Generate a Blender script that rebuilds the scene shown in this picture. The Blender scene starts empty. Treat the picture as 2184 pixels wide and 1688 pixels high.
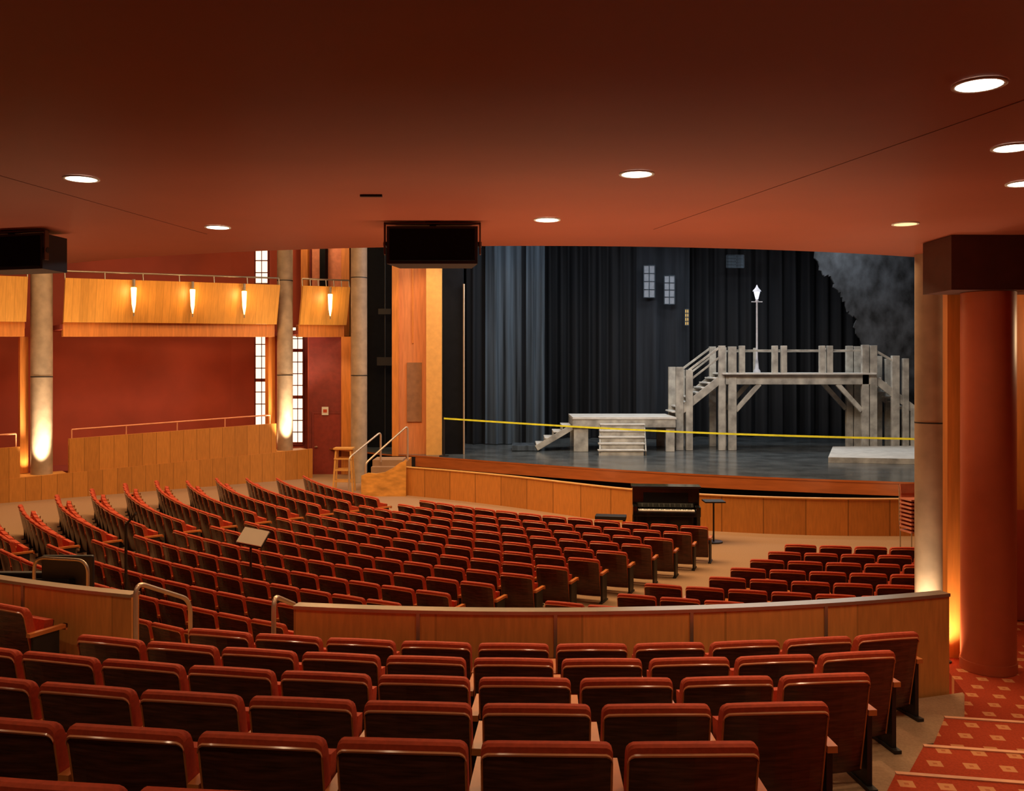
import bpy, math, random
from mathutils import Vector, Matrix
random.seed(4)
S=bpy.context.scene
sin,cos,rad=math.sin,math.cos,math.radians

# ------------------------------------------------------------ materials
def new_mat(name):
    m=bpy.data.materials.new(name); m.use_nodes=True
    nt=m.node_tree; b=nt.nodes['Principled BSDF']
    return m,nt,b
def mat(name,col,rough=.6,metal=0,var=.15,scale=6,stretch=(1,1,1),spec=.5,bump=0):
    m,nt,b=new_mat(name)
    b.inputs['Roughness'].default_value=rough
    b.inputs['Metallic'].default_value=metal
    b.inputs['Specular IOR Level'].default_value=spec
    tc=nt.nodes.new('ShaderNodeTexCoord'); mp=nt.nodes.new('ShaderNodeMapping')
    mp.inputs['Scale'].default_value=stretch
    n=nt.nodes.new('ShaderNodeTexNoise'); n.inputs['Scale'].default_value=scale; n.inputs['Detail'].default_value=4
    r=nt.nodes.new('ShaderNodeValToRGB')
    r.color_ramp.elements[0].position=.3; r.color_ramp.elements[1].position=.7
    r.color_ramp.elements[0].color=(*[c*(1-var) for c in col],1)
    r.color_ramp.elements[1].color=(*[min(1,c*(1+var)) for c in col],1)
    L=nt.links.new
    L(tc.outputs['Object'],mp.inputs['Vector']); L(mp.outputs['Vector'],n.inputs['Vector'])
    L(n.outputs['Fac'],r.inputs['Fac']); L(r.outputs['Color'],b.inputs['Base Color'])
    if bump:
        bp=nt.nodes.new('ShaderNodeBump'); bp.inputs['Strength'].default_value=bump; bp.inputs['Distance'].default_value=.02
        L(n.outputs['Fac'],bp.inputs['Height']); L(bp.outputs['Normal'],b.inputs['Normal'])
    return m
def emis(name,col,st):
    m,nt,b=new_mat(name)
    b.inputs['Base Color'].default_value=(*col,1)
    b.inputs['Emission Color'].default_value=(*col,1)
    b.inputs['Emission Strength'].default_value=st
    return m
def panel_wood(name,col,period,dark=.45,width=.02,rough=.4):
    """wood veneer with vertical panel joints (UV: u = metres along the wall)"""
    m,nt,b=new_mat(name); L=nt.links.new
    b.inputs['Roughness'].default_value=rough
    uv=nt.nodes.new('ShaderNodeUVMap'); sp=nt.nodes.new('ShaderNodeSeparateXYZ')
    L(uv.outputs['UV'],sp.inputs[0])
    d=nt.nodes.new('ShaderNodeMath'); d.operation='DIVIDE'; d.inputs[1].default_value=period; L(sp.outputs['X'],d.inputs[0])
    fr=nt.nodes.new('ShaderNodeMath'); fr.operation='FRACT'; L(d.outputs[0],fr.inputs[0])
    fl=nt.nodes.new('ShaderNodeMath'); fl.operation='FLOOR'; L(d.outputs[0],fl.inputs[0])
    lt=nt.nodes.new('ShaderNodeMath'); lt.operation='LESS_THAN'; lt.inputs[1].default_value=width/period; L(fr.outputs[0],lt.inputs[0])
    wn=nt.nodes.new('ShaderNodeTexWhiteNoise'); wn.noise_dimensions='1D'; L(fl.outputs[0],wn.inputs['W'])
    mp=nt.nodes.new('ShaderNodeMapping'); mp.inputs['Scale'].default_value=(9,1.2,1); L(uv.outputs['UV'],mp.inputs[0])
    n=nt.nodes.new('ShaderNodeTexNoise'); n.inputs['Scale'].default_value=2.5; n.inputs['Detail'].default_value=6; L(mp.outputs[0],n.inputs['Vector'])
    ad=nt.nodes.new('ShaderNodeMath'); ad.operation='MULTIPLY_ADD'; ad.inputs[1].default_value=.35; L(wn.outputs['Value'],ad.inputs[0]); L(n.outputs['Fac'],ad.inputs[2])
    r=nt.nodes.new('ShaderNodeValToRGB')
    r.color_ramp.elements[0].position=.3; r.color_ramp.elements[1].position=1.0
    r.color_ramp.elements[0].color=(*[c*.78 for c in col],1); r.color_ramp.elements[1].color=(*[min(1,c*1.2) for c in col],1)
    L(ad.outputs[0],r.inputs['Fac'])
    mx=nt.nodes.new('ShaderNodeMix'); mx.data_type='RGBA'
    L(lt.outputs[0],mx.inputs[0]); L(r.outputs['Color'],mx.inputs[6]); mx.inputs[7].default_value=(*[c*dark for c in col],1)
    L(mx.outputs[2],b.inputs['Base Color'])
    return m
def carpet_pattern(name,base,motif,pitch):
    m,nt,b=new_mat(name); L=nt.links.new
    b.inputs['Roughness'].default_value=.95; b.inputs['Specular IOR Level'].default_value=.1
    tc=nt.nodes.new('ShaderNodeTexCoord'); mp=nt.nodes.new('ShaderNodeMapping')
    mp.inputs['Rotation'].default_value=(0,0,.18); mp.inputs['Scale'].default_value=(1/pitch,1/pitch,1)
    L(tc.outputs['Object'],mp.inputs[0]); sp=nt.nodes.new('ShaderNodeSeparateXYZ'); L(mp.outputs[0],sp.inputs[0])
    def mth(op,a,bv=None):
        n=nt.nodes.new('ShaderNodeMath'); n.operation=op
        L(a,n.inputs[0])
        if bv is not None:
            if isinstance(bv,(int,float)): n.inputs[1].default_value=bv
            else: L(bv,n.inputs[1])
        return n.outputs[0]
    row=mth('FLOOR',sp.outputs['Y'])
    sh=mth('MULTIPLY',row,.5)
    xx=mth('ADD',sp.outputs['X'],sh)
    ax=mth('ABSOLUTE',mth('SUBTRACT',mth('FRACT',xx),.5))
    ay=mth('ABSOLUTE',mth('SUBTRACT',mth('FRACT',sp.outputs['Y']),.5))
    mm=mth('MAXIMUM',ax,ay)
    sq=mth('LESS_THAN',mm,.2)
    hole=mth('ADD',mth('MULTIPLY',mth('GREATER_THAN',mm,.06),.3),.25)
    fac=mth('MULTIPLY',sq,hole)
    n=nt.nodes.new('ShaderNodeTexNoise'); n.inputs['Scale'].default_value=60; L(tc.outputs['Object'],n.inputs['Vector'])
    r=nt.nodes.new('ShaderNodeValToRGB'); r.color_ramp.elements[0].color=(*[c*.6 for c in base],1); r.color_ramp.elements[1].color=(*[c*1.3 for c in base],1)
    L(n.outputs['Fac'],r.inputs[0])
    mx=nt.nodes.new('ShaderNodeMix'); mx.data_type='RGBA'; L(fac,mx.inputs[0]); L(r.outputs['Color'],mx.inputs[6]); mx.inputs[7].default_value=(*motif,1)
    L(mx.outputs[2],b.inputs['Base Color'])
    return m

M={}
M['ceil']=mat('ceiling_red_paint',(.30,.070,.034),.5,var=.05,scale=1.5)
M['seam']=mat('ceiling_joint',(.15,.034,.016),.6)
M['redwall']=mat('red_wall_paint',(.36,.052,.018),.75,var=.12,scale=1)
M['maroon']=mat('maroon_paint',(.2,.025,.016),.7)
M['pinkwall']=mat('pink_plaster',(.62,.22,.12),.7)
M['gold']=panel_wood('gold_slat_veneer',(.62,.28,.05),.22,.75,.012)
M['pwood']=panel_wood('parapet_veneer',(.72,.30,.075),1.25,.75,.02)
M['boxwood']=panel_wood('box_parapet_veneer',(.52,.2,.035),.42,.62,.018)
M['pitwood']=panel_wood('pit_wall_veneer',(.56,.21,.04),.95,.55,.03)
M['orange']=mat('orange_wood',(.60,.2,.035),.45,var=.18,scale=3,stretch=(6,6,.5))
M['peach']=mat('peach_panel',(.58,.20,.065),.5,var=.14,scale=3,stretch=(6,6,.5))
M['yellowwood']=mat('yellow_wood',(.68,.34,.085),.5,var=.08)
M['cheek']=mat('figured_maple_veneer',(.66,.3,.06),.35,var=.35,scale=2.2,stretch=(1,1,2.5))
M['lipwood']=mat('stage_lip_wood',(.36,.095,.02),.4,var=.15,scale=3,stretch=(.5,.5,4))
M['grille']=mat('speaker_grille',(.25,.11,.045),.8)
M['concrete']=mat('column_concrete',(.37,.26,.165),.65,var=.18,scale=4)
M['redcol']=mat('red_column_paint',(.40,.085,.033),.38,var=.05)
M['darkbeam']=mat('dark_beam_paint',(.06,.014,.008),.6)
M['shell']=mat('seat_shell_plywood',(.078,.023,.014),.27,var=.5,scale=7,stretch=(1,1,10))
M['trim']=mat('seat_edge_wood_highlit',(.8,.32,.15),.2,var=.1)  # edge wood, colour lightened to paint in the downlights' highlight line
M['fabric']=mat('seat_fabric',(.47,.058,.018),.75,var=.15,scale=40,spec=.3)
M['arm']=mat('armrest_wood',(.58,.18,.045),.3,var=.15)
M['black']=mat('black_metal',(.012,.011,.011),.5)
M['bronze']=mat('bronze_bracket',(.09,.035,.015),.45)
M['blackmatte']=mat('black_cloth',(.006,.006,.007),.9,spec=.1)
M['tan']=mat('tan_carpet',(.35,.21,.12),.95,var=.12,scale=50,spec=.1)
M['redcarpet']=carpet_pattern('red_patterned_carpet',(.36,.045,.015),(.70,.36,.15),.23)
M['nosing']=mat('stair_nosing',(.66,.3,.16),.6)
M['stackc']=mat('stack_chair_plastic',(.5,.16,.1),.5)
M['rail']=mat('brushed_rail',(.62,.48,.34),.35,metal=.6,var=.05)
M['cap']=mat('steel_cap',(.4,.34,.26),.3,metal=.7,var=.05)
M['stage']=mat('stage_floor_paint',(.075,.085,.088),.2,var=.4,scale=1.4,stretch=(1,1,1))
M['curt']=mat('black_drape',(.009,.010,.012),.8,var=.35,scale=1,stretch=(3,3,.2),spec=.25)
M['curtgrey']=mat('grey_drape',(.038,.05,.062),.85,var=.8,scale=1.3,stretch=(4,4,.12),spec=.2)
M['curtdark']=mat('charcoal_drape',(.016,.019,.024),.85,var=.4,scale=1,stretch=(4,4,.2),spec=.2)
M['setwood']=mat('weathered_set_timber',(.33,.32,.28),.75,var=.4,scale=3,stretch=(1,1,1))
M['setdeck']=mat('set_deck_paint',(.52,.51,.47),.7,var=.15,scale=4)
M['rock']=mat('scenic_rock_paint',(.03,.033,.037),.85,var=.97,scale=2.2,stretch=(1,1,.7))
M['lampmet']=mat('street_lamp_metal',(.45,.45,.48),.5)
M['lampglass']=emis('lantern_glass',(.8,.85,1),.8)
M['ebony']=mat('piano_lacquer',(.008,.008,.009),.12)
M['ivory']=mat('piano_keys',(.8,.8,.76),.3)
M['paper']=mat('paper_white',(.6,.5,.4),.8,var=.03)
M['yellow']=mat('yellow_tape',(.8,.85,.05),.5)
M['sconce']=emis('sconce_glass',(1,.55,.16),7)
M['pane']=emis('window_pane_daylight',(1,.84,.62),1.4)
M['amber']=emis('amber_set_window',(.8,.5,.12),.15)
M['greypane']=mat('grey_set_window',(.2,.22,.25),.6)
M['lens']=emis('downlight_lens',(1,.86,.66),14)
M['lensdim']=emis('downlight_lens_dim',(1,.6,.28),1.5)
M['white']=mat('white_plastic',(.7,.66,.6),.5,var=.03)
M['doorred']=mat('door_red_paint',(.24,.03,.018),.5)

# ------------------------------------------------------------ mesh builder
class MB:
    def __init__(s): s.v=[];s.f=[];s.m=[];s.sm=[];s.uv=[];s.mats=[]
    def mi(s,k):
        if k not in s.mats: s.mats.append(k)
        return s.mats.index(k)
    def add(s,vs,fs,k,smooth=False,uvs=None,T=None):
        o=len(s.v)
        s.v+= [tuple(T@Vector(p)) if T else tuple(p) for p in vs]
        i=s.mi(k)
        for n,f in enumerate(fs):
            s.f.append([o+a for a in f]); s.m.append(i); s.sm.append(smooth)
            s.uv.append(uvs[n] if uvs else None)
    def box(s,c,d,k,rz=0,rx=0,ry=0,T=None):
        R=Matrix.Translation(c)@Matrix.Rotation(rz,4,'Z')@Matrix.Rotation(ry,4,'Y')@Matrix.Rotation(rx,4,'X')
        if T: R=T@R
        x,y,z=d[0]/2,d[1]/2,d[2]/2
        vs=[(-x,-y,-z),(x,-y,-z),(x,y,-z),(-x,y,-z),(-x,-y,z),(x,-y,z),(x,y,z),(-x,y,z)]
        s.add(vs,[(0,3,2,1),(4,5,6,7),(0,1,5,4),(1,2,6,5),(2,3,7,6),(3,0,4,7)],k,T=R)
    def beam(s,p0,p1,w,h,k,T=None):
        """rectangular timber from p0 to p1"""
        p0=Vector(p0);p1=Vector(p1);d=(p1-p0).normalized()
        up=Vector((0,0,1)) if abs(d.z)<.95 else Vector((0,1,0))
        a=d.cross(up).normalized()*w/2; b=a.cross(d).normalized()*h/2
        vs=[p0-a-b,p0+a-b,p0+a+b,p0-a+b,p1-a-b,p1+a-b,p1+a+b,p1-a+b]
        s.add(vs,[(0,3,2,1),(4,5,6,7),(0,1,5,4),(1,2,6,5),(2,3,7,6),(3,0,4,7)],k,T=T)
    def prism(s,poly,z0,z1,k,side=None,T=None):
        n=len(poly)
        a=sum(poly[i][0]*poly[(i+1)%n][1]-poly[(i+1)%n][0]*poly[i][1] for i in range(n))
        if a<0: poly=poly[::-1]
        vs=[(p[0],p[1],z0) for p in poly]+[(p[0],p[1],z1) for p in poly]
        s.add(vs,[tuple(range(n))[::-1],tuple(range(n,2*n))],k,T=T)
        s.add(vs,[(i,(i+1)%n,n+(i+1)%n,n+i) for i in range(n)],side or k,T=T)
    def tube(s,pts,r,k,n=10,T=None,closed_caps=True):
        pts=[Vector(p) for p in pts]; vs=[]; rr=r if isinstance(r,(list,tuple)) else [r]*len(pts)
        pa=None
        for i,p in enumerate(pts):
            d=(pts[min(i+1,len(pts)-1)]-pts[max(i-1,0)]).normalized()
            up=pa if pa is not None else (Vector((0,0,1)) if abs(d.z)<.9 else Vector((1,0,0)))
            a=(up-d*up.dot(d)).normalized(); b=d.cross(a); pa=a
            for j in range(n):
                t=2*math.pi*j/n; vs.append(p+(a*cos(t)+b*sin(t))*rr[i])
        fs=[]
        for i in range(len(pts)-1):
            for j in range(n):
                fs.append((i*n+j,i*n+(j+1)%n,(i+1)*n+(j+1)%n,(i+1)*n+j))
        s.add(vs,fs,k,True,T=T)
        s.add(vs[:n],[tuple(range(n))[::-1]],k,T=T); s.add(vs[-n:],[tuple(range(n))],k,T=T)
    def cyl(s,p0,p1,r0,k,r1=None,n=24,T=None): s.tube([p0,p1],[r0,r0 if r1 is None else r1],k,n,T=T)
    def wall(s,pts,z0,z1,th,k,T=None):
        """wall strip along polyline; z0/z1 scalars or per-point lists; UV u=length, v=height"""
        n=len(pts); P=[Vector((p[0],p[1],0)) for p in pts]
        Z0=z0 if isinstance(z0,(list,tuple)) else [z0]*n; Z1=z1 if isinstance(z1,(list,tuple)) else [z1]*n
        vs=[];u=[0]
        for i in range(1,n): u.append(u[-1]+(P[i]-P[i-1]).length)
        for i in range(n):
            d=(P[min(i+1,n-1)]-P[max(i-1,0)]).normalized(); nn=Vector((-d.y,d.x,0))*th/2
            for q,z in ((P[i]-nn,Z0[i]),(P[i]+nn,Z0[i]),(P[i]+nn,Z1[i]),(P[i]-nn,Z1[i])): vs.append((q.x,q.y,z))
        fs=[];uvs=[]
        for i in range(n-1):
            a=4*i;b=a+4
            for j in range(4):
                jj=(j+1)%4
                fs.append((a+j,b+j,b+jj,a+jj))
                if j==3: uvs.append([(u[i],Z1[i]),(u[i+1],Z1[i+1]),(u[i+1],Z0[i+1]),(u[i],Z0[i])])
                elif j==1: uvs.append([(u[i],Z0[i]),(u[i+1],Z0[i+1]),(u[i+1],Z1[i+1]),(u[i],Z1[i])])
                else: uvs.append([(u[i]+.1,0),(u[i+1]+.1,0),(u[i+1]+.1,.1),(u[i]+.1,.1)])
        fs.append((0,1,2,3)); uvs.append([(.1,0),(.2,0),(.2,1),(.1,1)])
        m=4*(n-1); fs.append((m+3,m+2,m+1,m)); uvs.append([(.1,0),(.2,0),(.2,1),(.1,1)])
        s.add(vs,fs,k,False,uvs,T=T)
    def lathe(s,c,prof,k,n=24,T=None):
        vs=[];m=len(prof)
        for r,z in prof:
            for j in range(n):
                t=2*math.pi*j/n; vs.append((c[0]+r*cos(t),c[1]+r*sin(t),c[2]+z))
        fs=[(i*n+j,i*n+(j+1)%n,(i+1)*n+(j+1)%n,(i+1)*n+j) for i in range(m-1) for j in range(n)]
        s.add(vs,fs,k,True,T=T)
    def mesh(s,name):
        me=bpy.data.meshes.new(name); me.from_pydata(s.v,[],s.f)
        for k in s.mats: me.materials.append(M[k])
        me.polygons.foreach_set('material_index',s.m); me.polygons.foreach_set('use_smooth',s.sm)
        if any(s.uv):
            ul=me.uv_layers.new(name='UVMap')
            for p,uv in zip(me.polygons,s.uv):
                if uv:
                    for li,c in zip(p.loop_indices,uv): ul.data[li].uv=c
        me.update(); return me
    def build(s,name,loc=(0,0,0),rz=0,bevel=0):
        o=bpy.data.objects.new(name,s.mesh(name)); S.collection.objects.link(o)
        o.location=loc; o.rotation_euler=(0,0,rz)
        if bevel:
            b=o.modifiers.new('bevel','BEVEL'); b.width=bevel; b.segments=2; b.limit_method='ANGLE'; b.angle_limit=rad(40)
        return o
def arc(cx,cy,R,a0,a1,n=40):
    """points of a seating arc, angle from the -Y direction, degrees"""
    return [(cx+R*sin(rad(a0+(a1-a0)*i/n)),cy-R*cos(rad(a0+(a1-a0)*i/n))) for i in range(n+1)]

EYE=3.95
# ------------------------------------------------------------ seat
def seat_mb():
    s=MB(); hw=.272; r=.035
    xs=[-1,-.985,-.95,-.9,-.7,-.35,0,.35,.7,.9,.95,.985,1]
    prof=[]
    for xn in xs:
        x=xn*hw; zt=.745-.016*xn*xn
        e=abs(x)-(hw-r)
        if e>0: zt-= r-math.sqrt(max(0,r*r-e*e))
        yc=.035*xn*xn
        pr=[(0,.10),(0,zt-.05),(-.010,zt-.049),(-.013,zt-.040),(-.006,zt-.034),(0,zt-.01),(.015,zt),(.045,zt),(.066,zt-.012),(.075,zt-.04),(.085,.42),(.06,.22),(.025,.10)]
        prof.append([(x,y+yc-(z-.1)*.2,z) for y,z in pr])
    n=len(prof[0]); vs=[p for c in prof for p in c]
    segm=['shell','trim','trim','trim']+['fabric']*(n-4)
    for j in range(n):
        jj=(j+1)%n
        fs=[(i*n+j,i*n+jj,(i+1)*n+jj,(i+1)*n+j)[::-1] for i in range(len(xs)-1)]
        s.add(vs,fs,segm[j],j>=3)
    s.add(prof[0],[tuple(range(n))],'fabric'); s.add(prof[-1],[tuple(range(n))[::-1]],'fabric')
    for sx in (-1,1):
        pts=[(sx*(hw-.004),.035-(z-.1)*.2-.002,z) for z in (.11,.3,.5,.66)]
        s.tube(pts,.005,'arm',6)
    s.box((0,.17,.36),(.47,.09,.40),'fabric',rx=rad(-8)); s.box((0,.225,.36),(.44,.02,.36),'shell',rx=rad(-8))
    s.box((.3,.13,.485),(.052,.38,.035),'arm'); s.box((.3,.31,.475),(.052,.02,.055),'arm')
    s.box((.3,.11,.24),(.032,.26,.47),'black'); s.box((.3,.1,.012),(.055,.34,.024),'black')
    return s
seat=seat_mb(); seat_me=seat.mesh('theatre_seat')

# back section: parapet arc centre CB, seat tiers centre CR
CB=(.2,20.); CR=(.5,18.6)
def RK(k): return 11.56+.81*(5-k)
def ZK(k): return EYE-(1.55+.148*(k-1)+.74)
def place_back(k,xend,count):
    R=RK(k); a=math.asin((xend-.275-CR[0])/R)
    for i in range(count):
        ph=a-i*.6/R
        o=bpy.data.objects.new('theatre_seat',seat_me); S.collection.objects.link(o)
        o.location=(CR[0]+R*sin(ph),CR[1]-R*cos(ph),ZK(k)+.002); o.rotation_euler=(0,0,ph)
for k,x,c in ((5,3.27,10),(4,2.68,10),(3,2.15,11),(2,1.6,10),(1,1.02,8),(0,.5,7)): place_back(k,x,c)
place_back(5,-4.25,2)

# orchestra seating - arcs about (8.3,32.4)
CO=(8.3,32.4)
def seat_row(R,a0,a1):
    st=math.degrees(.6/R); n=int((a1-a0)/st)
    if n<1: return
    s=MB()
    for i in range(n):
        a=a1-st*(i+.5); ph=rad(a); x=CO[0]+R*sin(ph); y=CO[1]-R*cos(ph)
        if math.hypot(x-CB[0],y-CB[1])>11.65: continue
        if math.hypot(x-4.72,y-10.2)<.65 or x>17 or (x>4.6 and y<11.4): continue
        q=Vector((x,y,0))-Vector((-13.9,27.0,0)); ld=Vector((5.95,4.5,0)).normalized()
        if ld.x*q.y-ld.y*q.x>-.95: continue
        if math.hypot(x+6.1,y-10.6)<1.5 or math.hypot(x+4.75,y-9.9)<.75: continue
        T=Matrix.Translation((x,y,.0))@Matrix.Rotation(ph,4,'Z')
        o=len(s.v)
        s.v+=[tuple(T@Vector(p)) for p in seat.v]
        for kk in seat.mats: s.mi(kk)
        s.f+=[[o+q for q in f] for f in seat.f]; s.m+=seat.m; s.sm+=seat.sm; s.uv+=[None]*len(seat.f)
    if s.v: s.build('theatre_seat_row')
for j in range(0,15): seat_row(15.5+.80*j,-68.0-.35*j,-47.9)
for k in range(0,14): seat_row(14.95+.74*k,-45.9-.05*k,-16.9-.9*k)
for k in range(2,12): seat_row(14.95+.72*k,-12.3-1.35*(k-2),9)

# ------------------------------------------------------------ floors
b=MB(); b.prism([(-22,-8),(18,-8),(18,31),(-22,36)],-.3,0,'tan'); b.build('floor')
b=MB()
for k in range(-5,6):
    R=RK(k); xr=2.6+(CR[1]-R-5.62)*.66
    r0,r1=R-.36,R+.45
    ph=math.degrees(math.asin(max(-1,min(1,(xr-CR[0])/R))))
    p=arc(*CR,r0,-28 if k==5 else -40,ph,24)+arc(*CR,r1,-28 if k==5 else -40,ph,24)[::-1]
    b.prism(p,.0,ZK(k),'tan')
p=arc(*CB,12.30,-42,19,30)+arc(*CB,13.3,-42,19,30)[::-1]
b.prism([q for q in p],.004,.93,'tan')
b.build('seating_tiers')
b=MB(); b.prism([(3.5,7.0),(4.15,8.3),(4.35,9.2),(4.35,10.6),(9.4,10.6),(9.4,6.6)],.0,.95,'redcarpet')
b.build('side_aisle_floor')
b=MB()
ed=[(3.50,7.32),(2.92,6.42),(2.40,5.66),(1.88,4.86),(1.36,4.06),(.86,3.26),(.34,2.46),(-.2,1.6)]
for i in range(7):
    a=ed[i]; z=1.10+.148*i; ar=(a[0]+6,a[1]-1.1)
    n2=ed[i+1]; nr=(n2[0]+6.4,n2[1]-1.2)
    b.prism([a,ar,nr,n2],0.0,z,'redcarpet')
    b.beam((a[0],a[1],z-.004),(ar[0],ar[1],z-.004),.04,.024,'nosing')
b.build('aisle_stairs')

# parapet wall of the raised section
b=MB()
for a0,a1 in ((-9.9,18.2),(-42,-17.5)):
    P=arc(*CB,12.22,a0,a1,36); b.wall(P,0.0,1.82,.1,'pwood'); b.wall(P,1.82,1.85,.13,'cap')
for a in (-4.7,.8,6.3,12.1,-23.7,-30):
    x=CB[0]+12.275*sin(rad(a)); y=CB[1]-12.275*cos(rad(a)); b.box((x,y,1.39),(.03,.02,.88),'cap',rz=rad(a))
b.build('parapet_wall')

# stairs through the gap
b=MB()
p=arc(*CB,12.28,-17.0,-10.4,8)+arc(*CB,12.05,-17.0,-10.4,8)[::-1]; b.prism(p,0,.93,'tan')
for i in range(5):
    z=.95-.16*(i+1); r1=12.05-.3*i; p=arc(*CB,r1,-17.0,-10.4,8)+arc(*CB,r1-.3,-17.0,-10.4,8)[::-1]
    b.prism(p,0,z,'tan')
b.build('gap_stairs')

def rounded(pts):
    """corner points -> rounded tube path"""
    P=[Vector(p) for p in pts]; out=[P[0]]
    for i in range(1,len(P)-1):
        a=(P[i-1]-P[i]); c=(P[i+1]-P[i]); t=min(.14,a.length*.45,c.length*.45)
        s0=P[i]+a.normalized()*t; s1=P[i]+c.normalized()*t
        for q in range(7):
            u=q/6; out.append(s0*(1-u)**2+P[i]*2*u*(1-u)+s1*u*u)
    out.append(P[-1]); return out
b=MB(); b.tube(rounded([(-3.42,8.22,.93),(-3.42,8.22,1.98),(-3.2,9.0,1.62),(-3.2,9.0,.5)]),.022,'rail')
b.build('stair_handrail')
b=MB(); b.tube(rounded([(-2.12,8.05,.93),(-2.12,8.05,1.9),(-2.1,8.85,1.6),(-2.1,8.85,.5)]),.022,'rail')
b.build('stair_handrail')
b=MB(); b.tube(rounded([(-5.15,9.75,0),(-5.15,9.75,1.88),(-4.5,9.6,1.88),(-4.5,9.6,0)]),.018,'cap'); b.build('guard_rail')

# mixing desk left (dark equipment)
b=MB(); b.box((-6.1,10.6,.55),(2.2,.7,1.1),'black'); b.box((-6.1,10.55,1.28),(2.1,.6,.36),'blackmatte',rx=rad(-12)); b.box((-5.15,10.5,1.55),(.6,.06,.40),'black')
b.box((-6.4,10.5,1.55),(.8,.06,.44),'black'); b.box((-6.1,10.75,1.3),(2.2,.1,.4),'black'); b.build('sound_mixing_desk',bevel=.02)
b=MB(); b.cyl((-4.65,10.9,0),(-4.65,10.9,2.05),.017,'black'); b.cyl((-4.65,10.9,2.03),(-4.45,10.7,2.2),.014,'black'); b.cyl((-4.65,10.9,0),(-4.65,10.9,.03),.15,'black'); b.build('microphone_stand')
b=MB(); b.cyl((-4.1,14.2,0),(-4.1,14.2,1.15),.018,'black'); b.cyl((-4.1,14.2,0),(-4.1,14.2,.03),.16,'black')
b.box((-4.05,14.15,1.27),(.42,.02,.30),'paper',rx=rad(-50),rz=rad(-12),ry=rad(8)); b.box((-4.05,14.17,1.25),(.44,.02,.32),'black',rx=rad(-50),rz=rad(-12),ry=rad(8)); b.build('music_stand')

# ------------------------------------------------------------ overhang ceiling
CZ=5.2
pc=arc(*CB,10.55,-72,42,60)+[(9.6,12.2),(9.6,-3.2),(-20,-3.2),(-20,16.7)]
b=MB(); b.prism(pc,CZ,CZ+.35,'ceil',side='orange')
def strip(x0,y0,x1,y1): b.beam((x0,y0,CZ-.001),(x1,y1,CZ-.001),.006,.003,'seam')
strip(2.7,3.2,1.3,8.3); strip(-3.5,5.2,-2.9,8.6)
b.box((-1.03,6.62,CZ-.008),(.16,.03,.016),'black')
b.build('ceiling')
b=MB(); b.wall(arc(*CB,10.45,-60,40,50),CZ+.352,CZ+1.25,.12,'gold'); b.build('balcony_front_upper')

def downlight(x,y,on=True,lens='lens',en=70,vis=True):
    b=MB(); r=.097
    b.lathe((0,0,0),[(r+.018,0),(r+.018,-.008),(r,-.008),(r,.0)],'white')
    vs=[(r*cos(2*math.pi*j/28),r*sin(2*math.pi*j/28),-.006) for j in range(28)]
    b.add(vs,[tuple(range(28))[::-1]],lens)
    b.build('ceiling_downlight',(x,y,CZ-.002))
    l=bpy.data.lights.new('downlight_beam','SPOT'); l.energy=en; l.color=(1,.70,.40); l.spot_size=rad(125); l.spot_blend=.8; l.shadow_soft_size=.09
    o=bpy.data.objects.new('downlight_beam',l); o.location=(x,y,CZ-.05); S.collection.objects.link(o)
for x,y in ((-2.87,6.03),(-2.65,8.15),(.81,5.88),(.30,7.73),(2.07,4.01),(2.86,5.17),(3.5,6.19)): downlight(x,y,en=64)
downlight(3.46,7.96,lens='lensdim',en=30)
for x,y,e in ((-1.4,2.2,62),(1.2,1.4,50),(-4.4,3.2,50),(-6.2,6.4,60),(5.6,5.4,60)): downlight(x,y,en=e)

# hung loudspeakers
def speaker(x,y,w,rz):
    b=MB()
    h=.33
    b.prism([(-w/2,-.18),(w/2,-.18),(w/2-.07,.2),(-w/2+.07,.2)],-.37,-.045,'black')
    b.box((0,-.183,-.205),(w-.05,.01,h-.05),'blackmatte')
    for sx in (-1,1):
        b.box((sx*(w/2+.018),-.15,-.15),(.014,.05,.28),'bronze'); b.cyl((sx*(w/2-.02),-.14,-.2),(sx*(w/2+.03),-.14,-.2),.025,'black')
    b.box((0,-.15,-.018),(w+.05,.05,.016),'bronze'); b.box((0,-.1,-.008),(.12,.14,.014),'black'); b.cyl((0,-.1,-.045),(0,-.1,-.01),.03,'black')
    b.build('hanging_loudspeaker',(x,y,CZ),rz,bevel=.006)
speaker(-.69,8.0,.79,0); speaker(-4.62,8.5,.85,rad(-16))

# ------------------------------------------------------------ right side: piers, columns
b=MB(); b.cyl((4.72,10.2,0),(4.72,10.2,11.9),.168,'concrete',n=32)
for z in (3.3,6.6): b.cyl((4.72,10.2,z),(4.72,10.2,z+.015),.17,'black',n=32)
b.cyl((4.72,10.2,0),(4.72,10.2,.12),.21,'concrete'); b.build('concrete_column')
b=MB(); b.box((4.55,9.33,(CZ+.0)/2),(.17,.1,CZ-.004),'orange'); b.build('trim_1')
b=MB(); b.cyl((4.71,8.95,.953),(4.71,8.95,4.67),.25,'redcol',n=40); b.cyl((4.71,8.95,.953),(4.71,8.95,1.05),.258,'redcol',n=40); b.build('red_column')
b=MB(); b.box((6.85,8.95,4.935),(5.3,.6,.522),'darkbeam'); b.build('beam_bulkhead')
b=MB(); b.box((7.2,10.75,2.6),(4.5,.15,5.19),'orange'); b.box((7.2,10.66,1.6),(4.5,.03,1.3),'redwall'); b.build('wall_side_aisle')
b=MB(); b.box((9.7,3.7,2.6),(.2,14,5.19),'redwall'); b.build('wall_right_rear')

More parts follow.
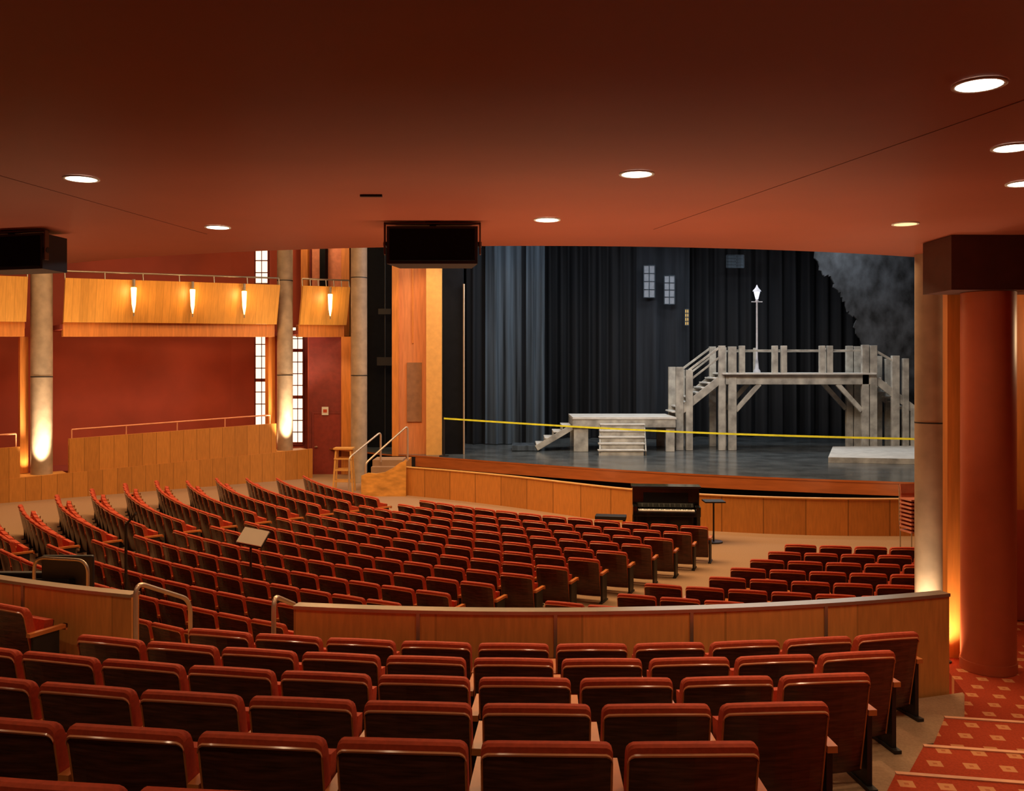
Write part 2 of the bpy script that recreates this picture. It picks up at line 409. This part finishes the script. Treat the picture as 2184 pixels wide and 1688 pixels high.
# ------------------------------------------------------------ hall shell
b=MB(); b.box((-2,-3.4,6),(44,.3,12),'redwall'); b.build('wall_back')
b=MB(); b.box((-2,22,12.1),(44,52,.2),'darkbeam'); b.build('ceiling_hall')
b=MB(); b.wall([(17.5,-3),(17.5,46)],0,12,.2,'redwall'); b.build('wall_right')
b=MB(); b.wall([(-20.2,-3.3),(-20.2,26.5)],0,12,.2,'redwall'); b.build('wall_left_rear')
b=MB(); b.wall([(-20.2,26.5),(-10.5,33.8)],0,12,.12,'redwall'); b.build('wall_left')
b=MB()
b.wall([(-10.5,33.8),(-9.72,34.1)],0,12,.12,'redwall')
b.wall([(-9.72,34.1),(-9.15,34.2)],0,1.6,.12,'redwall'); b.wall([(-9.72,34.1),(-9.15,34.2)],8.8,12,.12,'redwall')
b.wall([(-9.15,34.2),(-8.5,34.2)],0,12,.12,'redwall')
b.wall([(-8.5,34.2),(-7.85,34.2)],0,1.0,.12,'redwall'); b.wall([(-8.5,34.2),(-7.85,34.2)],5.4,12,.12,'redwall')
b.wall([(-7.85,34.2),(-7.4,34.2)],0,12,.12,'maroon'); b.wall([(-7.4,34.2),(-7.4,33.0)],0,5.0,.1,'redwall')
b.wall([(-7.4,33.0),(-6.2,33.0)],0,5.0,.12,'maroon'); b.wall([(-7.5,34.0),(-5.9,34.0)],5.0,12,.12,'pinkwall')
b.build('wall_stage_left')
def window(name,x0,x1,y,z0,z1,cols,rows):
    b=MB(); b.box(((x0+x1)/2,y+.03,(z0+z1)/2),(x1-x0,.02,z1-z0),'pane')
    for i in range(cols+1):
        x=x0+(x1-x0)*i/cols; b.box((x,y,(z0+z1)/2),(.05 if i in(0,cols) else .02,.05,z1-z0),'maroon')
    for j in range(rows+1): b.box(((x0+x1)/2,y,z0+(z1-z0)*j/rows),(x1-x0,.05,.035 if j%4 else .12),'maroon')
    b.build(name)
window('window_1',-9.68,-9.18,34.08,1.6,8.8,2,16); window('window_2',-8.5,-7.87,34.12,1.0,5.4,3,10)
b=MB(); b.box((0,0,1.1),(.95,.05,2.2),'doorred'); b.box((0,0,2.23),(1.07,.08,.06),'maroon')
for sx in (-1,1): b.box((sx*.505,0,1.1),(.06,.08,2.2),'maroon')
b.cyl((-.38,-.03,1.0),(-.38,-.08,1.0),.03,'rail'); b.box((-.38,-.085,1.0),(.12,.02,.02),'rail'); b.build('door_1',(-6.72,32.88,0))
b=MB(); b.box((0,0,0),(.24,.02,.3),'white'); b.box((0,-.012,0),(.14,.01,.12),'fabric'); b.build('door_notice',(-6.78,32.83,2.3))

# left boxes (lower parapet + upper balcony), line from near-left to the stage
LA=Vector((-13.9,27.0,0)); LB=Vector((-7.95,31.5,0)); LD=(LB-LA).normalized(); LN=Vector((-LD.y,LD.x,0)); LL=(LB-LA).length
def lp(t,off=0): q=LA+LD*t+LN*off; return (q.x,q.y)
def zs(t,a,bz): return a+(bz-a)*t/LL
def lwall(b,t0,t1,off,za,zb,th,k,n=2):
    """za,zb = (z at LA, z at LB) for bottom / top"""
    ts=[t0+(t1-t0)*i/n for i in range(n+1)]
    b.wall([lp(t,off) for t in ts],[zs(t,*za) for t in ts],[zs(t,*zb) for t in ts],th,k)
b=MB()
lwall(b,-6.5,LL+.9,-.35,(0,0),(.72,1.0),.1,'boxwood',8)
lwall(b,.55,LL-.42,-.30,(.72,1.0),(1.74,1.98),.14,'boxwood',6)
lwall(b,-6.5,-.75,-.30,(.72,1.0),(1.62,1.9),.14,'boxwood',6)
b.prism([lp(-.75,-.3),lp(.55,-.3),lp(.55,.6),lp(-.75,.6)],.0,.71,'yellowwood')
b.prism([lp(LL-.42,-.3),lp(LL+.9,-.3),lp(LL+.9,.6),lp(LL-.42,.6)],.0,.99,'yellowwood')
b.build('box_parapet_lower')
b=MB()
for t0,t1 in ((.7,LL-.5),(-6.5,-.8)):
    n=8
    ts=[t0+(t1-t0)*i/n for i in range(n+1)]
    b.tube([(*lp(t,.0),zs(t,1.98,2.26)) for t in ts],.025,'trim')
    for t in ts[::2]: b.cyl((*lp(t,.0),zs(t,.73,1.01)),(*lp(t,.0),zs(t,1.98,2.26)),.02,'trim',n=8)
b.build('box_guard_rail')
b=MB()
segs=((-6.5,-.55),(.45,LL-.3),(LL+.55,LL+2.35))
for t0,t1 in segs:
    n=6; ts=[t0+(t1-t0)*i/n for i in range(n+1)]
    vs=[];uv=[];fs=[]
    zt=lambda t: zs(t,6.55,6.72); zb=lambda t: zs(t,5.25,5.38)
    for t in ts:
        for off,z in ((-.12,zb(t)),(-.42,zt(t)),(-.3,zt(t)),(.0,zb(t))): vs.append((*lp(t,off),z))
    for i in range(n):
        for j in range(4):
            a=4*i;c=a+4;jj=(j+1)%4; fs.append((a+j,c+j,c+jj,a+jj)); uv.append([(ts[i],0),(ts[i+1],0),(ts[i+1],1),(ts[i],1)])
    fs+= [(0,1,2,3),(4*n+3,4*n+2,4*n+1,4*n)]; uv+=[[(0.1,0)]*4]*2
    b.add(vs,fs,'gold',False,uv)
    lwall(b,t0+.02,t1-.02,.15,(4.82,4.95),(5.25,5.38),.25,'orange')
    b.prism([lp(t0,.05),lp(t1,.05),lp(t1,2.0),lp(t0,2.6)],5.05,5.2,'redwall')
b.build('balcony_fascia')
b=MB()
for t0,t1 in segs:
    n=6;ts=[t0+(t1-t0)*i/n for i in range(n+1)]
    b.tube([(*lp(t,-.3),zs(t,6.76,6.96)) for t in ts],.03,'cap')
    for t in ts: b.cyl((*lp(t,-.34),zs(t,6.5,6.7)),(*lp(t,-.3),zs(t,6.76,6.96)),.02,'cap',n=8)
b.build('balcony_guard_rail')
def sconce(t):
    b=MB(); x,y=lp(t,-.55); z=zs(t,6.0,6.12)
    b.tube([(0,0,-.45),(0,0,-.2),(0,0,.3),(0,0,.33)],[.015,.06,.085,.08],'sconce',12)
    b.cyl((0,0,.33),(0,0,.58),.045,'cap'); b.cyl((0,0,-.56),(0,0,-.45),.022,'cap'); b.box((LN.x*.08,LN.y*.08,0.02),(.05,.12,.85),'cap',rz=math.atan2(LD.y,LD.x))
    o=b.build('wall_sconce',(x,y,z))
    l=bpy.data.lights.new('sconce_light','POINT'); l.energy=16; l.color=(1,.6,.25); l.shadow_soft_size=.1
    p=bpy.data.objects.new('sconce_light',l); q=lp(t,-.85); p.location=(q[0],q[1],z); S.collection.objects.link(p)
for t in (2.35,4.15,5.85,LL+1.5): sconce(t)
# orange jambs beside the columns
b=MB()
lwall(b,-.62,-.40,.62,(.74,1.0),(4.82,5.0),.3,'orange',1)
lwall(b,LL-.36,LL-.12,.62,(.74,1.0),(4.82,5.0),.3,'orange',1)
b.build('trim_2')
b=MB(); b.box((-6.0,32.9,2.5),(.36,.3,4.99),'orange'); b.box((-6.2,33.8,8.5),(.3,.3,6.9),'orange'); b.box((-7.75,33.9,8.5),(.25,.3,6.9),'orange'); b.build('trim_3')
b=MB(); b.prism([lp(-6.5,.61),lp(LL,.61),lp(LL-.5,2.5),lp(-6.5,2.5)],.0,.7,'maroon'); b.build('box_floor')

def ccol(x,y,z0,r):
    b=MB(); b.cyl((x,y,z0),(x,y,11.95),r,'concrete',n=28)
    for z in (3.6,6.9): b.cyl((x,y,z),(x,y,z+.03),r*1.02,'black',n=28)
    b.build('concrete_column')
ccol(*lp(-.1,.12),.712,.30); ccol(*lp(LL+.1,.12),.992,.27); ccol(-5.17,30.6,0,.27)
def spot(loc,tgt,en,size,col=(1,.8,.55),soft=.08,blend=.7,name='uplight'):
    l=bpy.data.lights.new(name,'SPOT'); l.energy=en; l.spot_size=rad(size); l.spot_blend=blend; l.color=col; l.shadow_soft_size=soft
    o=bpy.data.objects.new(name,l); o.location=loc; S.collection.objects.link(o)
    o.rotation_euler=(Vector(tgt)-Vector(loc)).to_track_quat('-Z','Y').to_euler(); return o
def area(loc,tgt,en,sx,sy,col,name='hall_light'):
    l=bpy.data.lights.new(name,'AREA'); l.shape='RECTANGLE'; l.size=sx; l.size_y=sy; l.energy=en; l.color=col
    o=bpy.data.objects.new(name,l); o.location=loc; S.collection.objects.link(o)
    o.rotation_euler=(Vector(tgt)-Vector(loc)).to_track_quat('-Z','Y').to_euler(); return o
for t,z in ((-.1,.71),(LL+.1,.99)):
    x,y=lp(t-.12,-.62)
    spot((x,y,z+.06),(x+LN.x*.5,y+LN.y*.5,z+2.3),900,75)
    x,y=lp(t+.12,-.62)
    spot((x,y,z+.06),(x+LN.x*.5,y+LN.y*.5,z+3.8),800,50)
    x,y=lp(t-.42 if t<0 else t-.4,.3); spot((x,y,z+.1),(x,y+.25,z+2.6),60,90,(1,.72,.4))
# right column uplight / pier uplight
spot((4.45,9.9,1.0),(4.70,10.15,2.6),110,90); spot((4.42,9.10,.98),(4.55,9.30,2.0),90,95,(1,.72,.4)); spot((4.46,9.13,.98),(4.53,9.27,4.0),60,50,(1,.72,.4))
b=MB(); b.cyl((4.40,9.14,.95),(4.40,9.14,.965),.04,'black'); b.build('uplight_fixture')

# ------------------------------------------------------------ proscenium, stage
edge=[(-3.2,30.2),(-2.3,29.6),(-.6,28.4),(1.2,27.2),(3,26.1),(4.7,25.2),(6.5,24.45),(8.4,23.8),(10.3,23.25),(12.5,22.9),(15,22.8),(17.3,23)]
b=MB(); b.prism(edge+[(17.3,45),(-7.0,45),(-7.0,33.2),(-4.2,30.6)],.90,.95,'stage',side='lipwood'); b.build('stage_floor')
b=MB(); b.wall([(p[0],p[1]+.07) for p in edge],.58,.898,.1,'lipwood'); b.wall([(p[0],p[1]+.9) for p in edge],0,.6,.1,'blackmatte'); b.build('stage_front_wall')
pw=[(-3.4,27.7),(-1.7,26.6),(0,25.3),(1.3,24.1),(2.5,23.0),(3.8,22.1),(5.2,21.5),(7,21.1),(9,21.0),(11,21.2),(14,22.0)]
def smooth(P,n=5):
    out=[]
    for i in range(len(P)-1):
        p0=P[max(i-1,0)];p1=P[i];p2=P[i+1];p3=P[min(i+2,len(P)-1)]
        for j in range(n):
            t=j/n
            out.append(tuple(.5*((2*p1[a])+(-p0[a]+p2[a])*t+(2*p0[a]-5*p1[a]+4*p2[a]-p3[a])*t*t+(-p0[a]+3*p1[a]-3*p2[a]+p3[a])*t**3) for a in (0,1)))
    return out+[P[-1]]
b=MB(); ps=smooth(pw); b.wall(ps,0,.84,.12,'pitwood'); b.wall(ps,.84,.865,.16,'yellowwood'); b.wall([(-3.4,27.7),(-3.4,30.1)],0,.9,.12,'pitwood'); b.build('orchestra_pit_wall')

# stage-side stair with curved wood cheek + rails
b=MB()
for i in range(5):
    b.box((-3.95,27.5+.3*i+.15+(2.2-.3*i)/2-.15,(.19*(i+1))/2),(.95,2.2-.3*i,.19*(i+1)),'tan')
prof=[(-4.55,.0),(-3.2,.0),(-3.2,1.08),(-3.4,1.0),(-3.6,.85),(-3.85,.72),(-4.1,.68),(-4.35,.70),(-4.55,.62)]
vs=[(x,27.3,z) for x,z in prof]+[(x,27.42,z) for x,z in prof]; n=len(prof)
b.add(vs,[tuple(range(n)),tuple(range(n,2*n))[::-1]]+[(i,(i+1)%n,n+(i+1)%n,n+i)[::-1] for i in range(n)],'cheek')
b.build('stage_stairs')
b=MB()
b.tube(rounded([(-4.45,27.5,0),(-4.45,27.5,.98),(-3.3,28.6,2.05),(-3.3,28.6,.95)]),.03,'rail')
b.tube(rounded([(-4.95,27.5,0),(-4.95,27.5,1.15),(-4.15,28.6,1.85),(-4.15,28.6,.9)]),.03,'rail'); b.build('stage_stair_handrail')
b=MB()
for sx in (-.28,.28):
    for sy in (-.2,.2): b.beam((sx*1.1,sy*1.1,0),(sx*.8,sy*.8,1.35),.05,.05,'yellowwood')
b.box((0,0,1.36),(.6,.45,.05),'yellowwood')
for z in (.35,.7,1.05): b.box((0,-.2,z),(.56,.03,.05),'yellowwood'); b.box((0,.2,z),(.56,.03,.05),'yellowwood')
b.build('wooden_stool',(-5.25,28.3,0))

b=MB()
b.box((-3.93,30.7,6.4),(.22,.5,11.0),'orange'); b.box((-3.36,30.75,6.4),(.95,.3,11.0),'peach'); b.box((-2.62,30.6,6.4),(.52,.5,11.0),'yellowwood')
b.box((-3.3,30.58,3.05),(.5,.05,2.0),'grille'); b.box((-3.35,30.58,8.2),(.04,.03,7),'orange')
b.build('proscenium_pilaster')
b=MB(); b.box((-2.0,30.75,6.2),(.7,.3,10.5),'blackmatte'); b.build('proscenium_masking_leg')
b=MB(); b.cyl((-1.62,30.5,.953),(-1.62,30.5,6.7),.03,'rail'); b.build('stage_side_pipe')
b=MB(); b.wall([(-2.3,30.2),(15,24.2)],9.2,11.98,.4,'orange'); b.wall([(14.4,24.6),(17.3,23.6)],.96,9.2,.4,'orange'); b.build('wall_proscenium')
b=MB(); b.box((-4.9,33.3,5.98),(1.9,.2,12),'blackmatte'); b.build('wall_stage_wing')
b=MB(); b.cyl((-4.6,32.8,.96),(-4.6,32.8,8.5),.02,'black'); b.box((-4.6,32.7,4.1),(.55,.1,.3),'black'); b.box((-4.6,32.68,4.0),(.5,.02,.05),'cap'); b.box((-4.6,32.7,5.9),(.45,.1,.2),'black'); b.build('wing_lighting_boom')
b=MB(); b.wall([(-7,33.4),(-7,45)],0,12,.2,'blackmatte'); b.wall([(-7,45),(17.5,45)],0,12,.2,'blackmatte'); b.wall([(17.38,23.4),(17.38,45)],.96,12,.04,'blackmatte'); b.build('wall_stage_house')

def curtain(name,x0,y0,x1,y1,z0,z1,k,wl=.45,amp=.12,seed=1):
    rnd=random.Random(seed); L=math.hypot(x1-x0,y1-y0); n=int(L/wl*10); b=MB(); vs=[];dx,dy=(x1-x0)/L,(y1-y0)/L
    ph=0
    for i in range(n+1):
        t=L*i/n; ph+=2*math.pi/10*(.6+rnd.random()*.8)
        a=amp*(.7+.3*sin(t*1.3+seed))
        o=a*(sin(ph)+.25*sin(2.3*ph))
        for z,s in ((z0,1.25),((z0+z1)/2,1),(z1,.6)): vs.append((x0+dx*t-dy*o*s,y0+dy*t+dx*o*s,z))
    fs=[(3*i+j,3*i+3+j,3*i+4+j,3*i+1+j) for i in range(n) for j in (0,1)]
    b.add(vs,fs,k,True); b.build(name)
curtain('stage_leg_curtain',-1.75,34.6,-.9,34.6,.97,9.5,'curt',seed=2)
curtain('grey_stage_drape',-1.0,34.3,.35,34.5,.97,9.5,'curtgrey',wl=.5,amp=.18,seed=3)
curtain('stage_leg_curtain',.2,35.0,.7,35.0,.97,9.5,'curt',seed=4)
curtain('grey_stage_drape',.55,34.7,1.25,34.8,.97,9.5,'curtgrey',wl=.4,amp=.16,seed=5)
curtain('black_stage_curtain',1.2,37.5,6.4,37.5,.97,9.5,'curt',wl=.55,amp=.24,seed=6)
curtain('charcoal_stage_drape',5.1,37.0,7.3,37.1,.97,9.5,'curtdark',wl=.9,amp=.14,seed=7)
curtain('black_stage_curtain',7.2,38.2,17,38.2,.97,9.8,'curt',wl=.6,amp=.25,seed=8)
def setwin(x,y,z,w,h,k):
    b=MB(); b.box((0,.02,0),(w,.03,h),k)
    for i in range(3): b.box((-w/2+w*i/2,0,0),(.03,.05,h),'curtgrey')
    for i in range(5): b.box((0,0,-h/2+h*i/4),(w,.05,.03),'curtgrey')
    b.build('hanging_set_window',(x,y,z))
setwin(5.55,36.6,7.35,.45,1.3,'greypane'); setwin(6.35,36.5,7.0,.42,1.15,'greypane'); setwin(7.05,36.5,5.9,.16,.65,'amber')
setwin(9.0,36.5,8.15,.7,.5,'curtgrey')
rk=[(11.2,9.4),(11.4,8.0),(11.65,7.3),(11.95,7.35),(12.1,6.9),(12.45,6.5),(12.55,6.0),(12.9,5.7),(12.85,5.2),(13.2,4.7),(13.3,4.0),(13.7,3.6),(13.7,2.6),(14.0,2.0),(14.1,.97),(16.5,.97),(16.5,9.4)]
rr=[];R0=random.Random(9)
for i in range(len(rk)-1):
    a,c=rk[i],rk[i+1]
    for q in range(5):
        t=q/5; j=.07 if 0<i<14 else 0
        rr.append((a[0]+(c[0]-a[0])*t+R0.uniform(-j,j),a[1]+(c[1]-a[1])*t+(R0.uniform(-j,j) if i<14 else 0)))
rr.append(rk[-1]); n=len(rr)
b=MB(); vs=[(x,33.9,z) for x,z in rr]+[(x,34.0,z) for x,z in rr]
b.add(vs,[tuple(range(n)),tuple(range(n,2*n))[::-1]]+[(i,(i+1)%n,n+(i+1)%n,n+i) for i in range(n)],'rock'); b.build('scenic_rock_flat')

# set bridge
b=MB(); Y=32.0; W=1.5; z0=.953
def post(x,y,zt,w=.24,zb=z0): b.box((x,y,(zt+zb)/2),(w,.16,zt-zb),'setwood')
for y in (Y,Y+W):
    post(7.42,y,4.65); post(7.78,y-.02,4.62,.28); post(12.48,y,4.68); post(12.76,y-.02,4.66,.24)
    if y==Y:
        for x in (8.12,9.28,9.6,10.95,11.22): post(x,y-.03,4.65,.2,3.62)
    else:
        for x in (9.0,11.6): post(x,y,4.6,.12,3.62)
    for z in (4.48,): b.box((10.1,y+.06,z),(4.7,.05,.07),'setwood')
    b.box((10.1,y-.02,3.46),(5.2,.12,.36),'setwood')
    b.beam((7.9,y,2.35),(8.75,y,3.3),.12,.16,'setwood'); b.beam((12.36,y,2.35),(11.5,y,3.3),.12,.16,'setwood')
b.box((10.1,Y+W/2,3.66),(5.4,W+.5,.06),'setdeck')
for i in range(8):
    t=i/7; b.box((7.25-1.45*t,Y+W/2,3.5-1.2*t),(.26,W-.1,.05),'setdeck')
for y in (Y,Y+W):
    b.beam((7.35,y,3.45),(5.85,y,2.25),.08,.26,'setwood')
    post(5.92,y,3.9,.26); post(6.26,y-.02,3.8,.24)
    b.beam((6.25,y,3.78),(7.35,y,4.6),.06,.08,'setwood'); b.beam((6.25,y,3.4),(7.35,y,4.25),.05,.07,'setwood')
    b.beam((12.85,y,3.45),(14.2,y,2.4),.08,.26,'setwood'); post(13.55,y,4.3,.26); post(13.9,y-.02,4.2,.2)
    b.beam((12.8,y,4.5),(13.5,y,4.1),.06,.08,'setwood')
for i in range(7):
    t=i/6; b.box((12.95+1.25*t,Y+W/2,3.5-1.05*t),(.26,W-.1,.05),'setdeck')
post(14.2,Y,2.5,.24); b.box((14.9,Y+W/2,2.4),(1.4,W,.1),'setdeck'); post(15.5,Y,2.4); post(15.5,Y+W,2.4)
b.build('wooden_set_bridge',bevel=.01)
# low platform with steps
b=MB()
b.box((3.9,32.5,2.12),(3.6,2.3,.08),'setdeck'); b.box((3.9,31.4,1.94),(3.56,.06,.28),'setwood'); b.box((3.9,33.6,1.94),(3.56,.06,.28),'setwood'); b.box((2.13,32.5,1.94),(.06,2.2,.28),'setwood')
for x in (2.4,5.5):
    for y in (31.5,33.5): b.box((x,y,(1.8+z0)/2),(.5 if x<3 else .3,.12,1.8-z0),'setwood')
for i in range(5):
    z=1.92-.2*i; y=31.2-.24*i; b.box((3.8-.04*i,y,z),(1.55,.26,.05),'setdeck'); b.box((3.8-.04*i,y-.09,z-.11),(1.5,.02,.18),'setwood')
for x in (3.05,4.58): b.beam((x,31.35,1.85),(x-.12,30.15,1.02),.05,.2,'setwood')
for i in range(4):
    z=1.85-.22*i; b.box((1.9-.3*i,32.2,z),(.32,1.2,.05),'setdeck'); b.box((1.9-.3*i-.14,32.2,z-.11),(.03,1.15,.2),'setwood')
b.beam((2.1,31.6,1.8),(.85,31.6,1.06),.05,.2,'setwood'); b.box((.5,32.2,1.06),(1.0,1.2,.18),'curtgrey')
b.build('low_set_platform',bevel=.008)
b=MB(); b.prism([(9.75,27.9),(14.5,27.0),(15.0,32.0),(11.2,31.6)],.953,1.12,'setdeck',side='setwood'); b.box((13.2,27.25,1.0),(1.0,.6,.09),'setdeck'); b.build('floor_platform')
# street lamp on the bridge
b=MB(); lx,ly=8.85,32.7
b.lathe((lx,ly,3.692),[(.13,0),(.13,.06),(.07,.14),(.05,.4),(.035,.5),(.03,2.55),(.06,2.6),(.03,2.66)],'lampmet',16)
b.lathe((lx,ly,6.35),[(.05,0),(.12,.28)],'lampglass',8); b.lathe((lx,ly,6.63),[(.16,0),(.14,.04),(.05,.14),(.02,.22),(0,.24)],'lampmet',8)
b.cyl((lx-.2,ly,6.25),(lx+.2,ly,6.25),.018,'lampmet',n=8); b.build('street_lamp')
# caution tape
b=MB()
pts=[(-2.25+(12.0+2.25)*t,29.9+(24.0-29.9)*t,2.2+(1.97-2.2)*t-.18*math.sin(math.pi*t)*.6) for t in [i/24 for i in range(25)]]
b.wall([(p[0],p[1]) for p in pts],[p[2]-.027 for p in pts],[p[2]+.027 for p in pts],.006,'yellow')
b.box((12.0,24.0,1.5),(.06,.06,1.1),'black'); b.box((12.0,24.0,.97),(.4,.4,.03),'black'); b.box((-2.25,29.93,1.6),(.05,.05,1.3),'black'); b.box((-2.25,29.93,.965),(.3,.3,.02),'black')
b.build('caution_tape_line')

# upright piano (keyboard towards the audience)
b=MB()
b.box((0,.18,.6),(1.48,.34,1.2),'ebony'); b.box((0,.15,1.225),(1.54,.44,.04),'ebony')
b.box((0,-.17,.66),(1.48,.36,.09),'ebony'); b.box((0,-.18,.725),(1.24,.2,.03),'ivory'); b.box((0,-.0,.8),(1.3,.05,.16),'ebony',rx=rad(12))
for sx in (-1,1):
    b.box((sx*.69,-.17,.76),(.1,.36,.14),'ebony'); b.box((sx*.69,-.3,.33),(.08,.08,.6),'ebony'); b.box((sx*.69,-.14,.04),(.1,.5,.08),'ebony')
for i in range(35):
    if i%7 in (2,6): continue
    b.box((-.59+i*.0345,-.145,.748),(.014,.11,.02),'black')
b.box((0,-.005,.98),(1.0,.02,.24),'ebony',rx=rad(-10))
b.build('upright_piano',(3.45,20.3,0),rad(-6),bevel=.008)
b=MB(); b.box((0,0,.5),(.7,.35,.08),'black')
for sx in (-.3,.3):
    for sy in (-.13,.13): b.box((sx,sy,.23),(.05,.05,.46),'black')
b.build('piano_bench',(2.25,20.6,0),rad(-10),bevel=.01)
b=MB(); b.box((0,0,.92),(.45,.4,.03),'black'); b.cyl((0,0,0),(0,0,.91),.02,'black'); b.cyl((0,0,0),(0,0,.03),.2,'black'); b.build('music_side_stand',(4.50,20.2,0))
# stacked chairs
b=MB()
for i in range(9):
    z=.42+.085*i; b.box((0,0,z),(.46,.42,.035),'stackc'); b.box((0,.2,z+.2),(.44,.03,.2),'stackc',rx=rad(-10))
    for sx in (-.22,.22): b.cyl((sx,.21,z),(sx,.24,z+.28),.011,'cap',n=8); b.cyl((sx,-.2,z),(sx,.2,z),.011,'cap',n=8)
for sx in (-.22,.22):
    for sy in (-.2,.2): b.cyl((sx,sy,0),(sx,sy,.42),.012,'cap',n=8)
b.build('stacked_chairs',(8.6,19.3,0),rad(10))

# ------------------------------------------------------------ lights
warm=(1,.65,.33)
area((-3,20,11.6),(-2,19,0),1500,8,6,warm); area((4,19,11.6),(4,18,0),950,6,5,warm); area((-11,22,11.6),(-11,24,0),700,5,5,warm)
area((6,25.5,9.0),(7.5,33,2),480,10,1,(.92,.95,1),'stage_light'); area((1,29.0,9.1),(0,34,4),320,3,1,(.75,.88,1),'stage_light')
area((9,33,9.4),(9,31.8,1),420,9,2,(.85,.93,1),'stage_light')
# added fill lights hidden behind the parapet, brightening the overhang ceiling
for a in (-25,-5,3,11):
    l=bpy.data.lights.new('parapet_fill_light','AREA'); l.shape='RECTANGLE'; l.size=1.3; l.size_y=.1; l.energy=26; l.color=(1,.66,.38); l.spread=rad(120)
    o=bpy.data.objects.new('parapet_fill_light',l); S.collection.objects.link(o)
    o.location=(CB[0]+12.02*sin(rad(a)),CB[1]-12.02*cos(rad(a)),1.70); o.rotation_euler=(math.pi,0,rad(a))
for t in (2.0,5.4):
    x,y=lp(t,1.3); l=area((x,y,4.9),(x,y,0),45,2.2,.5,(1,.6,.3),'box_soffit_light')
area((*lp(-3,1.3),4.9),(*lp(-3,1.3),0),45,2.2,.5,(1,.6,.3),'box_soffit_light')
spot((-6.7,31.3,4.6),(-6.8,33,1.5),90,110,warm)
l=bpy.data.lights.new('balcony_fill_light','POINT'); l.energy=90; l.color=warm; l.shadow_soft_size=.2  # added fill light, lifts the upper wall that stays dark without it
o=bpy.data.objects.new('balcony_fill_light',l); o.location=(-7.0,32.6,9.0); S.collection.objects.link(o)
spot((-2.6,28.2,9.0),(-3.2,30.6,4.5),420,50,warm,name='pilaster_light')
for x,y in ((1.2,24.9),(7.3,21.8),(9.6,21.8)):
    l=bpy.data.lights.new('pit_lamp','POINT'); l.energy=10; l.color=warm; l.shadow_soft_size=.15
    o=bpy.data.objects.new('pit_lamp',l); o.location=(x,y,.8); S.collection.objects.link(o)
l=bpy.data.lights.new('aisle_light','POINT'); l.energy=60; l.color=warm; l.shadow_soft_size=.3
o=bpy.data.objects.new('aisle_light',l); o.location=(7.2,9.8,4.3); S.collection.objects.link(o)

w=bpy.data.worlds.new('World'); S.world=w; w.use_nodes=True
w.node_tree.nodes['Background'].inputs[0].default_value=(.05,.025,.015,1); w.node_tree.nodes['Background'].inputs[1].default_value=.3

cam=bpy.data.cameras.new('camera'); co=bpy.data.objects.new('camera',cam); S.collection.objects.link(co)
co.location=(0,0,EYE); co.rotation_euler=(rad(90),0,0); cam.sensor_width=36; cam.lens=36*1930/2184; cam.shift_y=-64/2184; cam.clip_end=200
S.camera=co
S.view_settings.view_transform='Standard'; S.view_settings.look='None'; S.view_settings.exposure=0
